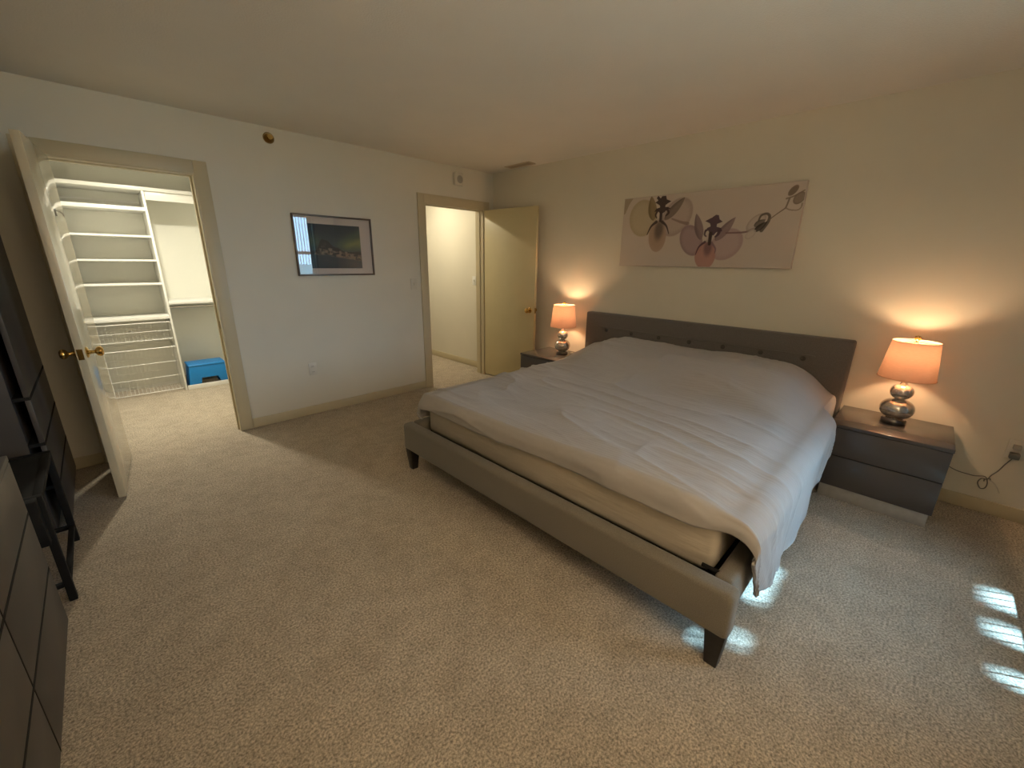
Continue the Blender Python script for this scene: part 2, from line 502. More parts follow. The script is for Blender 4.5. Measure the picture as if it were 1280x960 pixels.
# local +y of frame2 is to the left of the heading; make sure the leaf lies on the wall side
door1 = struct('door_1', leafC, DOORG, origin=(-3.677, -0.024, 0.012))
knob_set(MC, 0.635, 0.915, (-0.036, 0.0), BRASS, door1)
obj('latch_plate', G().box(0.7001, 0.7015, -0.030, -0.006, 0.885, 0.945, M=MC), BRASS, door1)
for z in (0.25, 1.05, 1.80):
    obj('hinge', G().tube([(0.0, -0.042, z - 0.045), (0.0, -0.042, z + 0.045)], 0.006, 10, M=MC), BRASSD, door1)
hk = G().box(0.30, 0.325, 0.0, 0.003, 1.66, 1.70, 0.001, M=MC)
hk.tube([(0.312, 0.003, 1.69), (0.312, 0.02, 1.685), (0.312, 0.028, 1.67), (0.312, 0.026, 1.66)], 0.003, 8, M=MC)
# (the hook sits on the face that shows)
obj('coat_hook', hk, PLATE2, door1)

MH = frame2(-0.168, -0.018, -0.108, -0.820)
leafH = G().box(0.004, 0.80, 0.0, 0.036, 0.012, 2.02, 0.002, M=MH)
door2 = struct('door_2', leafH, DOORP, origin=(-0.168, -0.018, 0.012))
knob_set(MH, 0.735, 0.905, (0.0, 0.036), BRASS, door2)
obj('latch_plate', G().box(0.8001, 0.8015, 0.006, 0.030, 0.875, 0.935, M=MH), BRASS, door2)
for z in (0.25, 1.05, 1.80):
    obj('hinge', G().tube([(0.0, 0.042, z - 0.045), (0.0, 0.042, z + 0.045)], 0.006, 10, M=MH), BRASSD, door2)

# window in the wall behind the viewer (mirrored in the picture glass, source of the daylight)
g = G()
yw = YF - 0.10
g.box(WX0, WX0 + 0.05, yw - 0.03, yw + 0.03, WZ0, WZ1); g.box(WX1 - 0.05, WX1, yw - 0.03, yw + 0.03, WZ0, WZ1)
g.box(WX0 + 0.05, WX1 - 0.05, yw - 0.03, yw + 0.03, WZ0, WZ0 + 0.03); g.box(WX0 + 0.05, WX1 - 0.05, yw - 0.03, yw + 0.03, WZ1 - 0.05, WZ1)
win = struct('window_1', g, PLATE, origin=(-1.0, yw, WZ0))
obj('window_rail', G().box(WX0 + 0.05, WX1 - 0.05, yw - 0.02, yw + 0.02, 1.52, 1.58), PLATE, win)
obj('pane', G().box(WX0 + 0.05, WX1 - 0.05, yw - 0.003, yw, WZ0 + 0.03, 1.52), PANE, win)
obj('pane', G().box(WX0 + 0.05, WX1 - 0.05, yw - 0.003, yw, 1.58, WZ1 - 0.05), PANE, win)
bl = thing('vertical_blind', 'white vertical blind on the window, seen as bright stripes in the picture glass', 'blind', (-1.0, YF + 0.05, WZ0))
obj('head_rail', G().box(WX0 - 0.05, WX1 + 0.05, YF + 0.005, YF + 0.075, WZ1 + 0.02, WZ1 + 0.07, 0.004), PLATE, bl)
slat_me = None
x = WX0 - 0.02
while x < WX1 + 0.03:
    if slat_me is None:
        Ms = Matrix.Rotation(math.atan2(0.89, -0.46), 4, 'Z')
        s0 = obj('slat', G().box(-0.03, 0.03, -0.0020, 0.0020, 0.235, WZ1 + 0.02, M=Matrix.Translation((x, YF + 0.04, 0)) @ Ms), BLIND, bl)
        slat_me = s0.data; x00 = x
    else:
        s = bpy.data.objects.new('slat', slat_me); C.objects.link(s); s.parent = bl; s.location = (x - x00, 0, 0)
    x += 0.052

# unseen panel added outside to block the sun; its holes shape the floor patches
def sun_mask():
    zc = 3.1
    ox, oy = -SUN_H.x * zc / SUN_E, -SUN_H.y * zc / SUN_E
    holes = [(-1.04, -0.90, -4.62, -4.465), (-1.28, -1.17, -4.62, -4.465), (-1.54, -1.47, -4.62, -4.47),
             (-1.80, -1.48, -3.755, -3.675), (-2.10, -2.01, -3.765, -3.71), (-2.19, -2.145, -3.64, -3.58)]
    ys = sorted({h[2] for h in holes} | {h[3] for h in holes} | {-4.72, -2.15})
    g = G()
    for a, b in zip(ys, ys[1:]):
        cuts = sorted((h[0], h[1]) for h in holes if h[2] <= a + 1e-6 and h[3] >= b - 1e-6)
        x = -3.6
        for c0, c1 in cuts:
            if c0 > x: g.box(x + ox, c0 + ox, a + oy, b + oy, zc, zc + 0.02)
            x = max(x, c1)
        g.box(x + ox, -0.30 + ox, a + oy, b + oy, zc, zc + 0.02)
    return g
struct('sun_mask_panel', sun_mask(), noisy('sun_mask_brown', (0.25, 0.2, 0.15), (0.32, 0.26, 0.2), 8))
single('floor_outside', -60, 60, -120, YF - 0.16, -0.3, -0.1, noisy('outside_lawn', (0.025, 0.040, 0.018), (0.045, 0.060, 0.028), 5))

# ceiling register and wall devices
v = thing('ceiling_vent', 'narrow tan slotted vent on the ceiling above the open hall door', 'vent', (-0.135, -0.57, H))
obj('vent_frame', G().box(-0.19, -0.08, -0.75, -0.73, H - 0.008, H).box(-0.19, -0.08, -0.41, -0.39, H - 0.008, H)
    .box(-0.19, -0.175, -0.73, -0.41, H - 0.008, H).box(-0.095, -0.08, -0.73, -0.41, H - 0.008, H), simple('tan_metal', (0.58, 0.49, 0.37), 0.5), v)
for k in range(4):
    obj('slat', G().box(-0.172 + k * 0.02, -0.158 + k * 0.02, -0.728, -0.412, H - 0.006, H - 0.001), simple('tan_metal_dark', (0.40, 0.32, 0.23), 0.5) if k == 0 else bpy.data.materials['tan_metal_dark'], v)

sp = thing('fire_sprinkler', 'round dark brass fire sprinkler high on the back wall', 'sprinkler', (-2.418, 0.0, 2.361))
RX = Matrix.Translation((-2.418, 0, 2.361)) @ Matrix.Rotation(math.pi / 2, 4, 'X')
obj('escutcheon', G().lathe([(0.0, 0.0), (0.040, 0.0), (0.041, 0.006), (0.036, 0.012), (0.026, 0.010), (0.018, 0.004), (0.0, 0.004)], M=RX), BRASSD, sp)
obj('nozzle', G().lathe([(0.0, 0.004), (0.012, 0.004), (0.012, 0.026), (0.006, 0.028), (0.006, 0.040), (0.018, 0.041), (0.018, 0.044), (0.0, 0.044)], M=RX, seg=20), BRASS, sp)

al = thing('wall_alarm', 'square cream alarm sounder with a round grille above the hall doorway', 'alarm', (-0.545, 0.0, 2.25))
obj('housing', G().box(-0.60, -0.49, -0.045, 0.0, 2.245, 2.375, 0.008), PLATE, al)
RA = Matrix.Translation((-0.540, -0.045, 2.305)) @ Matrix.Rotation(math.pi / 2, 4, 'X')
obj('speaker_grille', G().lathe([(0, 0), (0.038, 0), (0.040, 0.004), (0.034, 0.006), (0.033, 0.003), (0.024, 0.003), (0.022, 0.006), (0.012, 0.006), (0.011, 0.003), (0, 0.003)], M=RA), PLATE2, al)

def wall_plate(name, label, cat, c, face, kind, mat=PLATE):
    """face: 'y' plate on a wall facing -y, 'x' on a wall facing -x"""
    x, y, z = c
    def bx(g, u0, u1, d0, d1, z0, z1, bev=0.0):
        if face == 'y': g.box(x + u0, x + u1, y - d1, y - d0, z + z0, z + z1, bev)
        else: g.box(x - d1, x - d0, y + u0, y + u1, z + z0, z + z1, bev)
        return g
    t = thing(name, label, cat, c)
    obj('cover_plate', bx(G(), -0.036, 0.036, 0, 0.006, -0.058, 0.058, 0.002), mat, t)
    if kind == 'switch':
        obj('toggle', bx(G(), -0.006, 0.006, 0.006, 0.018, -0.012, 0.014, 0.002), mat, t)
    else:
        for dz in (-0.026, 0.026):
            s = obj('socket', bx(G(), -0.017, 0.017, 0.006, 0.008, dz - 0.014, dz + 0.014, 0.0015), mat, t)
            obj('slot', bx(bx(G(), -0.008, -0.005, 0.008, 0.0085, dz - 0.005, dz + 0.005), 0.005, 0.008, 0.008, 0.0085, dz - 0.005, dz + 0.005), DARKG, s)
    return t
WPLATE = simple('painted_plate', (0.60, 0.56, 0.46), 0.45)
wall_plate('light_switch', 'wall-coloured light switch beside the hall door casing', 'switch', (-1.168, 0, 1.196), 'y', 'switch', WPLATE)
wall_plate('light_switch', 'white light switch on the lit hall wall', 'switch', (0.0, 0.377, 1.19), 'x', 'switch', MELAM)
wall_plate('wall_outlet', 'cream wall outlet low under the framed picture', 'outlet', (-2.312, 0, 0.443), 'y', 'outlet')
wall_plate('wall_outlet', 'wall outlet with cords plugged in, right of the near nightstand', 'outlet', (0.0, -4.525, 0.435), 'x', 'outlet')

# plugs and cord at the right outlet
cd = thing('lamp_cord', 'tangled grey lamp cord hanging from the outlet right of the near nightstand', 'cord', (-0.02, -4.48, 0.2))
obj('plug', G().box(-0.045, -0.009, -4.545, -4.505, 0.385, 0.420, 0.004), CORDM, cd)
obj('plug', G().box(-0.040, -0.009, -4.540, -4.508, 0.440, 0.468, 0.004), PLATE2, cd)
pts = [(-0.04, -4.52, 0.39), (-0.03, -4.505, 0.345), (-0.02, -4.49, 0.29), (-0.02, -4.47, 0.25), (-0.03, -4.46, 0.225), (-0.02, -4.44, 0.22), (-0.02, -4.43, 0.19),
       (-0.03, -4.445, 0.16), (-0.02, -4.465, 0.165), (-0.03, -4.465, 0.205), (-0.02, -4.45, 0.235), (-0.02, -4.41, 0.225), (-0.02, -4.38, 0.225), (-0.02, -4.33, 0.23), (-0.02, -4.28, 0.25)]
def spline(pts, n=6):
    P = [Vector(p) for p in pts]; out = []
    for i in range(len(P) - 1):
        a, b, c, d = P[max(i - 1, 0)], P[i], P[i + 1], P[min(i + 2, len(P) - 1)]
        for k in range(n):
            t = k / n
            out.append(0.5 * ((2 * b) + (c - a) * t + (2 * a - 5 * b + 4 * c - d) * t * t + (3 * b - a - 3 * c + d) * t ** 3))
    out.append(P[-1]); return out
obj('cable', G().tube(spline(pts), 0.003, 6), CORDM, cd)
obj('cable_tail', G().tube(spline([(-0.02, -4.46, 0.225), (-0.03, -4.485, 0.215), (-0.02, -4.51, 0.185), (-0.02, -4.525, 0.155)]), 0.003, 6), CORDW, cd)
obj('cable_tie', G().tube(spline([(-0.016, -4.475, 0.215), (-0.035, -4.468, 0.235), (-0.04, -4.45, 0.225), (-0.016, -4.452, 0.205)]), 0.003, 6), CORDM, cd)

# ------------------------------------------------------------------ picture on the back wall
pf = thing('framed_picture', 'landscape photograph of a dark mountain shore in a bronze frame with wide white mat', 'picture', (-1.977, 0.0, 1.295))
fx0, fx1, fz0, fz1 = -2.332, -1.617, 1.297, 1.816
fw = 0.014
obj('frame_rail', G().box(fx0, fx1, -0.026, -0.002, fz1 - fw, fz1, 0.002), FRAMEM, pf)
obj('frame_rail', G().box(fx0, fx1, -0.026, -0.002, fz0, fz0 + fw, 0.002), FRAMEM, pf)
obj('frame_stile', G().box(fx0, fx0 + fw, -0.026, -0.002, fz0 + fw, fz1 - fw, 0.002), FRAMEM, pf)
obj('frame_stile', G().box(fx1 - fw, fx1, -0.026, -0.002, fz0 + fw, fz1 - fw, 0.002), FRAMEM, pf)
obj('mat_board', G().box(fx0 + fw, fx1 - fw, -0.010, -0.004, fz0 + fw, fz1 - fw), MATB, pf)
obj('glass_pane', G().box(fx0 + fw, fx1 - fw, -0.018, -0.016, fz0 + fw, fz1 - fw), PICTURE_GLASS, pf)

def paint_mesh(name, P, col, mat, parent):
    me = grid_mesh(name, P)
    ca = me.color_attributes.new('ink', 'FLOAT_COLOR', 'POINT')
    c = np.concatenate([col.reshape(-1, 3), np.ones((col.shape[0] * col.shape[1], 1))], 1).astype(np.float32)
    ca.data.foreach_set('color', c.ravel())
    return finish(name, me, mat, parent, smooth=False)

def mixc(col, c, a):
    return col * (1 - a[..., None]) + np.array(c) * a[..., None]

nx, nz = 240, 190
px0, px1, pz0, pz1 = -2.206, -1.735, 1.361, 1.742
U, V = np.meshgrid(np.linspace(0, 1, nx), np.linspace(0, 1, nz), indexing='ij')   # V up
col = np.zeros((nx, nz, 3)) + np.array([0.012, 0.026, 0.040])
col = mixc(col, (0.030, 0.060, 0.070), sstep(0.95, 0.5, V) * (0.4 + 0.6 * fbm(U * 4, V * 5, 3)))
au = np.exp(-((V - 0.56 - 0.20 * (U - 0.75)) / 0.13) ** 2) * sstep(0.42, 0.85, U)
rays = 0.55 + 0.75 * fbm(U * 6 + V * 3, V * 9 - U * 5, 11)
col = mixc(col, (0.15, 0.19, 0.065), np.clip(au * rays * 0.95, 0, 1))
au2 = np.exp(-((V - 0.70 - 0.5 * (U - 0.7)) / 0.10) ** 2) * sstep(0.55, 0.9, U)
col = mixc(col, (0.06, 0.11, 0.07), np.clip(au2 * rays * 0.6, 0, 1))
glow = np.exp(-((U - 0.08) / 0.12) ** 2 - ((V - 0.62) / 0.14) ** 2)
col = mixc(col, (0.06, 0.10, 0.06), glow * 0.6)
ridge = 0.40 + 0.24 * np.exp(-((U - 0.33) / 0.10) ** 2) + 0.20 * np.exp(-((U - 0.21) / 0.07) ** 2) + 0.07 * np.exp(-((U - 0.52) / 0.08) ** 2) + 0.05 * (fbm(U * 14, U * 0 + 2, 5) - 0.5)
mt = sstep(0.01, -0.01, V - ridge) * sstep(0.30, 0.33, V + 0.22 * np.clip(U - 0.35, 0, 1))
rock = fbm(U * 16, V * 16, 21)
col = mixc(col, (0.014, 0.018, 0.020), mt)
col = mixc(col, (0.20, 0.16, 0.13), mt * sstep(0.50, 0.70, rock) * sstep(0.62, 0.42, V) * 0.8)
shore_t = 0.46 - 0.16 * (U - 0.1)
shore = sstep(0.01, -0.02, V - shore_t) * sstep(-0.16, -0.10, V - shore_t + 0.02 * rock) * sstep(0.12, 0.3, U)
col = mixc(col, (0.19, 0.135, 0.10), shore * sstep(0.38, 0.65, fbm(U * 20, V * 26, 33)) * 0.9)
wat = sstep(0.33, 0.27, V + 0.20 * np.clip(U - 0.3, 0, 1))
col = mixc(col, (0.014, 0.030, 0.045), wat * 0.9)
col = mixc(col, (0.035, 0.040, 0.045), wat * sstep(0.5, 0.8, fbm(U * 7, V * 22, 41)) * 0.6)
P = np.zeros((nx, nz, 3)); P[..., 0] = px0 + (px1 - px0) * U; P[..., 1] = -0.0106; P[..., 2] = pz0 + (pz1 - pz0) * V
paint_mesh('photo_print', P, np.clip(col * 1.35, 0, 1), print_mat('photo_ink', 0.5), pf)

# ------------------------------------------------------------------ orchid canvas on the right wall
art = thing('orchid_canvas', 'wide beige canvas print of mauve orchids above the headboard', 'wall art', (-0.02, -2.53, 1.42))
ay0, aW, az0, aH = -1.825, 1.405, 1.420, 0.585
obj('stretched_canvas', G().box(-0.033, -0.002, ay0 - aW, ay0, az0, az0 + aH, 0.003), noisy('canvas_edge', (0.50, 0.42, 0.37), (0.52, 0.44, 0.39), 40), art)
nx, nz = 470, 196
U, V = np.meshgrid(np.linspace(0.004, aW - 0.004, nx), np.linspace(0.004, aH - 0.004, nz), indexing='ij')
col = np.zeros((nx, nz, 3)) + np.array([0.575, 0.495, 0.43])
col = mixc(col, (0.60, 0.52, 0.40), sstep(0.3, 0.9, fbm(U * 2, V * 3, 2)) * 0.5)
def ell(c, a, b, soft=0.12):
    c = np.array(c); a = np.array(a) - c; b = np.array(b) - c
    Mi = np.linalg.inv(np.array([a, b]).T)
    d = np.stack([U - c[0], V - c[1]], -1) @ Mi.T
    r = np.sqrt((d ** 2).sum(-1))
    return sstep(1 + soft * 0.4, 1 - soft * 0.6, r), r, d
def petal(c, a, b, colr, rim, alpha=0.8, soft=0.10, core=None):
    global col
    m, r, d = ell(c, a, b, soft)
    col = mixc(col, colr, m * alpha)
    vein = 0.5 + 0.5 * np.sin(np.arctan2(d[..., 1], d[..., 0]) * 26 + 5 * vnoise(U * 30, V * 30, 4))
    col = mixc(col, rim, m * vein * 0.10)
    col = mixc(col, rim, m * sstep(0.62, 1.0, r) * 0.45)
    if core is not None:
        col = mixc(col, core, m * sstep(0.75, 0.0, r) * 0.85)
def leaf(p0, p1, w, colr, alpha=0.9):
    """pointed petal from p0 to p1"""
    global col
    p0 = np.array(p0); p1 = np.array(p1); d = p1 - p0; L = np.linalg.norm(d); d /= L
    t = ((U - p0[0]) * d[0] + (V - p0[1]) * d[1]) / L
    s = -(U - p0[0]) * d[1] + (V - p0[1]) * d[0]
    tt = np.clip(t, 0, 1)
    ww = w * np.sin(np.pi * np.clip(tt, 0.0, 1) ** 0.8) ** 0.75 + 1e-4
    m = sstep(1.08, 0.90, np.abs(s) / ww) * ((t > 0) & (t < 1))
    col = mixc(col, colr, m * alpha)
    col = mixc(col, np.array(colr) * 0.55, m * sstep(0.4, 1.0, np.abs(s + 0.3 * ww) / ww) * 0.5)
def stroke(pts, w0, w1, colr, alpha=1.0):
    global col
    pts = [Vector((p[0], p[1], 0)) for p in pts]
    pts = spline(pts, 5) if len(pts) > 2 else pts
    n = len(pts) - 1; best = np.zeros_like(U)
    for i, (a, b) in enumerate(zip(pts, pts[1:])):
        d = b - a; L2 = d.x ** 2 + d.y ** 2 + 1e-12
        t = np.clip(((U - a.x) * d.x + (V - a.y) * d.y) / L2, 0, 1)
        dist = np.hypot(U - a.x - t * d.x, V - a.y - t * d.y)
        w = w0 + (w1 - w0) * (i + t) / n
        best = np.maximum(best, sstep(w * 1.25, w * 0.75, dist))
    col = mixc(col, colr, best * alpha)
def poly(pts, colr, alpha=1.0):
    global col
    inside = np.zeros(U.shape, bool); n = len(pts)
    for i in range(n):
        x0, y0 = pts[i]; x1, y1 = pts[(i + 1) % n]
        c = ((y0 > V) != (y1 > V)) & (U < (x1 - x0) * (V - y0) / (y1 - y0 + 1e-12) + x0)
        inside ^= c
    col = mixc(col, colr, inside * alpha)
DKB, MAU = (0.060, 0.040, 0.040), (0.085, 0.050, 0.070)
poly([(0.004, 0.585), (0.09, 0.585), (0.05, 0.53), (0.02, 0.46), (0.004, 0.45)], (0.30, 0.24, 0.15), 0.75)
# cream flower on the left
petal((0.198, 0.409), (0.066, 0.4166), (0.200, 0.563), (0.50, 0.42, 0.28), (0.36, 0.28, 0.17), 0.85)
petal((0.505, 0.400), (0.640, 0.425), (0.492, 0.250), (0.47, 0.37, 0.32), (0.30, 0.22, 0.19), 0.80)
stroke([(0.47, 0.39), (0.55, 0.36), (0.61, 0.345)], 0.006, 0.014, (0.22, 0.15, 0.13), 0.7)
leaf((0.300, 0.385), (0.262, 0.585), 0.040, (0.25, 0.19, 0.10))
leaf((0.405, 0.385), (0.560, 0.550), 0.036, (0.20, 0.155, 0.125))
petal((0.353, 0.251), (0.355, 0.122), (0.272, 0.2536), (0.40, 0.28, 0.20), (0.46, 0.34, 0.27), 0.95, 0.10, None)
m_, r_, d_ = ell((0.362, 0.305), (0.405, 0.300), (0.355, 0.215), 0.95)
col = mixc(col, (0.10, 0.08, 0.07), m_ * 0.8)
stroke([(0.330, 0.372), (0.285, 0.335), (0.254, 0.268)], 0.013, 0.003, DKB, 0.95)
stroke([(0.385, 0.370), (0.426, 0.335), (0.456, 0.270)], 0.012, 0.003, DKB, 0.95)
poly([(0.447, 0.530), (0.405, 0.548), (0.395, 0.577), (0.360, 0.577), (0.350, 0.560), (0.325, 0.582), (0.312, 0.565), (0.328, 0.545), (0.303, 0.530), (0.345, 0.505), (0.352, 0.488),
      (0.318, 0.480), (0.303, 0.455), (0.335, 0.462), (0.355, 0.440), (0.385, 0.440), (0.415, 0.465), (0.450, 0.472), (0.425, 0.486), (0.400, 0.488), (0.400, 0.505)], DKB, 0.97)
stroke([(0.335, 0.465), (0.318, 0.430), (0.330, 0.405)], 0.010, 0.005, DKB, 0.95)
stroke([(0.415, 0.470), (0.435, 0.440), (0.412, 0.420)], 0.010, 0.006, DKB, 0.95)
stroke([(0.348, 0.435), (0.345, 0.405)], 0.007, 0.006, (0.58, 0.52, 0.44), 0.9)
stroke([(0.366, 0.445), (0.368, 0.380)], 0.014, 0.012, DKB, 1)
# mauve flower in the middle
petal((0.935, 0.175), (1.056, 0.206), (0.945, 0.060), (0.45, 0.32, 0.31), (0.36, 0.24, 0.24), 0.75)
petal((0.655, 0.212), (0.558, 0.222), (0.676, 0.090), (0.37, 0.255, 0.26), (0.20, 0.13, 0.14), 0.85)
leaf((0.735, 0.215), (0.672, 0.418), 0.034, (0.24, 0.17, 0.175))
leaf((0.850, 0.205), (0.975, 0.372), 0.034, (0.27, 0.19, 0.19))
petal((0.785, 0.090), (0.795, -0.015), (0.703, 0.083), (0.46, 0.24, 0.20), (0.42, 0.23, 0.20), 0.90, 0.10, None)
m_, r_, d_ = ell((0.800, 0.150), (0.835, 0.150), (0.80, 0.085), 0.9)
col = mixc(col, (0.13, 0.08, 0.10), m_ * 0.7)
stroke([(0.770, 0.197), (0.728, 0.160), (0.708, 0.100)], 0.010, 0.003, MAU, 0.9)
stroke([(0.825, 0.190), (0.860, 0.145), (0.860, 0.110)], 0.009, 0.003, (0.22, 0.14, 0.16), 0.85)
poly([(0.887, 0.345), (0.860, 0.365), (0.850, 0.395), (0.828, 0.400), (0.800, 0.380), (0.750, 0.357), (0.790, 0.338), (0.800, 0.315), (0.775, 0.305), (0.752, 0.270), (0.785, 0.285), (0.800, 0.255),
      (0.830, 0.245), (0.850, 0.270), (0.893, 0.275), (0.880, 0.300), (0.845, 0.310), (0.845, 0.330)], MAU, 0.95)
stroke([(0.765, 0.285), (0.760, 0.255), (0.775, 0.240)], 0.009, 0.005, MAU, 0.9)
stroke([(0.870, 0.285), (0.865, 0.255), (0.845, 0.235)], 0.016, 0.006, MAU, 0.9)
stroke([(0.785, 0.255), (0.783, 0.230)], 0.006, 0.005, (0.55, 0.46, 0.42), 0.9)
stroke([(0.807, 0.26), (0.808, 0.182)], 0.015, 0.012, DKB, 1)
# stem and buds running to the right
stroke([(0.924, 0.2606), (1.0533, 0.2618), (1.0926, 0.2759), (1.156, 0.3013)], 0.006, 0.008, (0.20, 0.12, 0.12), 0.9)
petal((1.125, 0.325), (1.175, 0.385), (1.085, 0.350), (0.50, 0.42, 0.37), (0.28, 0.21, 0.18), 0.6)
stroke([(1.140, 0.340), (1.152, 0.374), (1.185, 0.385), (1.207, 0.368), (1.206, 0.335), (1.192, 0.305), (1.170, 0.270)], 0.006, 0.013, (0.13, 0.105, 0.085), 0.95)
leaf((1.115, 0.300), (1.185, 0.345), 0.022, (0.15, 0.12, 0.10))
leaf((1.120, 0.262), (1.200, 0.330), 0.020, (0.06, 0.048, 0.042))
petal((1.10, 0.245), (1.125, 0.278), (1.075, 0.255), (0.58, 0.50, 0.43), (0.35, 0.27, 0.23), 0.8)
stroke([(1.2111, 0.3431), (1.2471, 0.3748), (1.2912, 0.4084), (1.3013, 0.4208), (1.3128, 0.4752)], 0.003, 0.006, (0.22, 0.17, 0.13), 0.95)
stroke([(1.2943, 0.4768), (1.3373, 0.4891), (1.395, 0.522)], 0.006, 0.004, (0.26, 0.20, 0.15), 0.95)
stroke([(1.3024, 0.4141), (1.3293, 0.4004), (1.3721, 0.3961), (1.392, 0.4103), (1.395, 0.4381)], 0.004, 0.004, (0.28, 0.22, 0.17), 0.9)
petal((1.3276, 0.5265), (1.352, 0.558), (1.3097, 0.540), (0.20, 0.15, 0.115), (0.30, 0.235, 0.18), 0.95)
petal((1.372, 0.474), (1.396, 0.510), (1.345, 0.492), (0.30, 0.235, 0.18), (0.14, 0.10, 0.075), 0.95)
P = np.zeros((nx, nz, 3)); P[..., 0] = -0.0334; P[..., 1] = ay0 - U; P[..., 2] = az0 + V
paint_mesh('orchid_print', P, np.clip(col, 0, 1), print_mat('canvas_ink', 0.75), art)

# ------------------------------------------------------------------ bed
bed = thing('bed_frame', 'grey linen upholstered bed frame with tufted headboard and short black legs', 'bed', (-1.2, -2.64, 0.0))
hb = obj('headboard', G().box(-0.105, -0.018, -3.700, -1.535, 0.12, 0.965, 0.016, 3), LINEND, bed)
obj('border_welt', G().box(-0.112, -0.104, -3.50, -1.72, 0.822, 0.834, 0.003), LINEND, hb)
tuft = None
for k in range(7):
    y = -1.785 - k * 0.2745
    if tuft is None:
        R_ = Matrix.Translation((-0.104, y, 0.803)) @ Matrix.Rotation(-math.pi / 2, 4, 'Y')
        tuft = obj('tuft_button', G().lathe([(0.0, 0.0), (0.017, 0.0), (0.017, 0.004), (0.012, 0.009), (0.0, 0.011)], seg=16, M=R_), simple('button_linen', (0.075, 0.067, 0.060), 0.9), hb)
    else:
        b_ = bpy.data.objects.new('tuft_button', tuft.data); C.objects.link(b_); b_.parent = hb; b_.location = (0, -k * 0.2745, 0)
obj('foot_rail', G().box(-2.275, -2.195, -3.738, -1.555, 0.150, 0.345, 0.022, 4), LINEN, bed)
obj('side_rail', G().box(-2.195, -0.105, -3.707, -3.640, 0.150, 0.345, 0.018, 3), LINEN, bed)
obj('side_rail', G().box(-2.195, -0.105, -1.635, -1.560, 0.150, 0.345, 0.018, 3), LINEN, bed)
for (lx, ly) in ((-2.235, -3.695), (-2.235, -1.605), (-0.16, -3.665), (-0.16, -1.605)):
    obj('leg', G().box(lx - 0.036, lx + 0.036, ly - 0.036, ly + 0.036, 0.0, 0.16, 0.003, taper=0.62), BLACKW, bed)
obj('slat_base', G().box(-2.195, -0.105, -3.640, -1.635, 0.215, 0.262), DARKG, bed)
obj('mattress_stop', G().tube([(-2.165, -3.645, 0.262), (-2.165, -3.645, 0.335)], 0.007, 8).tube([(-2.165, -3.655, 0.335), (-2.165, -3.585, 0.335)], 0.008, 8), BLACKM, bed)

# mattress: rounded slab with softly rumpled sheet
def mattress():
    x0, x1, y0, y1, z0, z1 = -2.128, -0.125, -3.615, -1.650, 0.264, 0.522
    tmp = bmesh.new()
    bmesh.ops.create_cube(tmp, size=1.0)
    for v in tmp.verts:
        v.co = Vector((x0 if v.co.x < 0 else x1, y0 if v.co.y < 0 else y1, z0 if v.co.z < 0 else z1))
    bmesh.ops.bevel(tmp, geom=list(tmp.edges), offset=0.045, segments=4, profile=0.5, affect='EDGES')
    g = G(); g._merge(tmp); return g
mt_ = tag(obj('mattress', mattress(), SHEET), 'thick mattress in a beige fitted sheet on the grey bed', 'mattress')

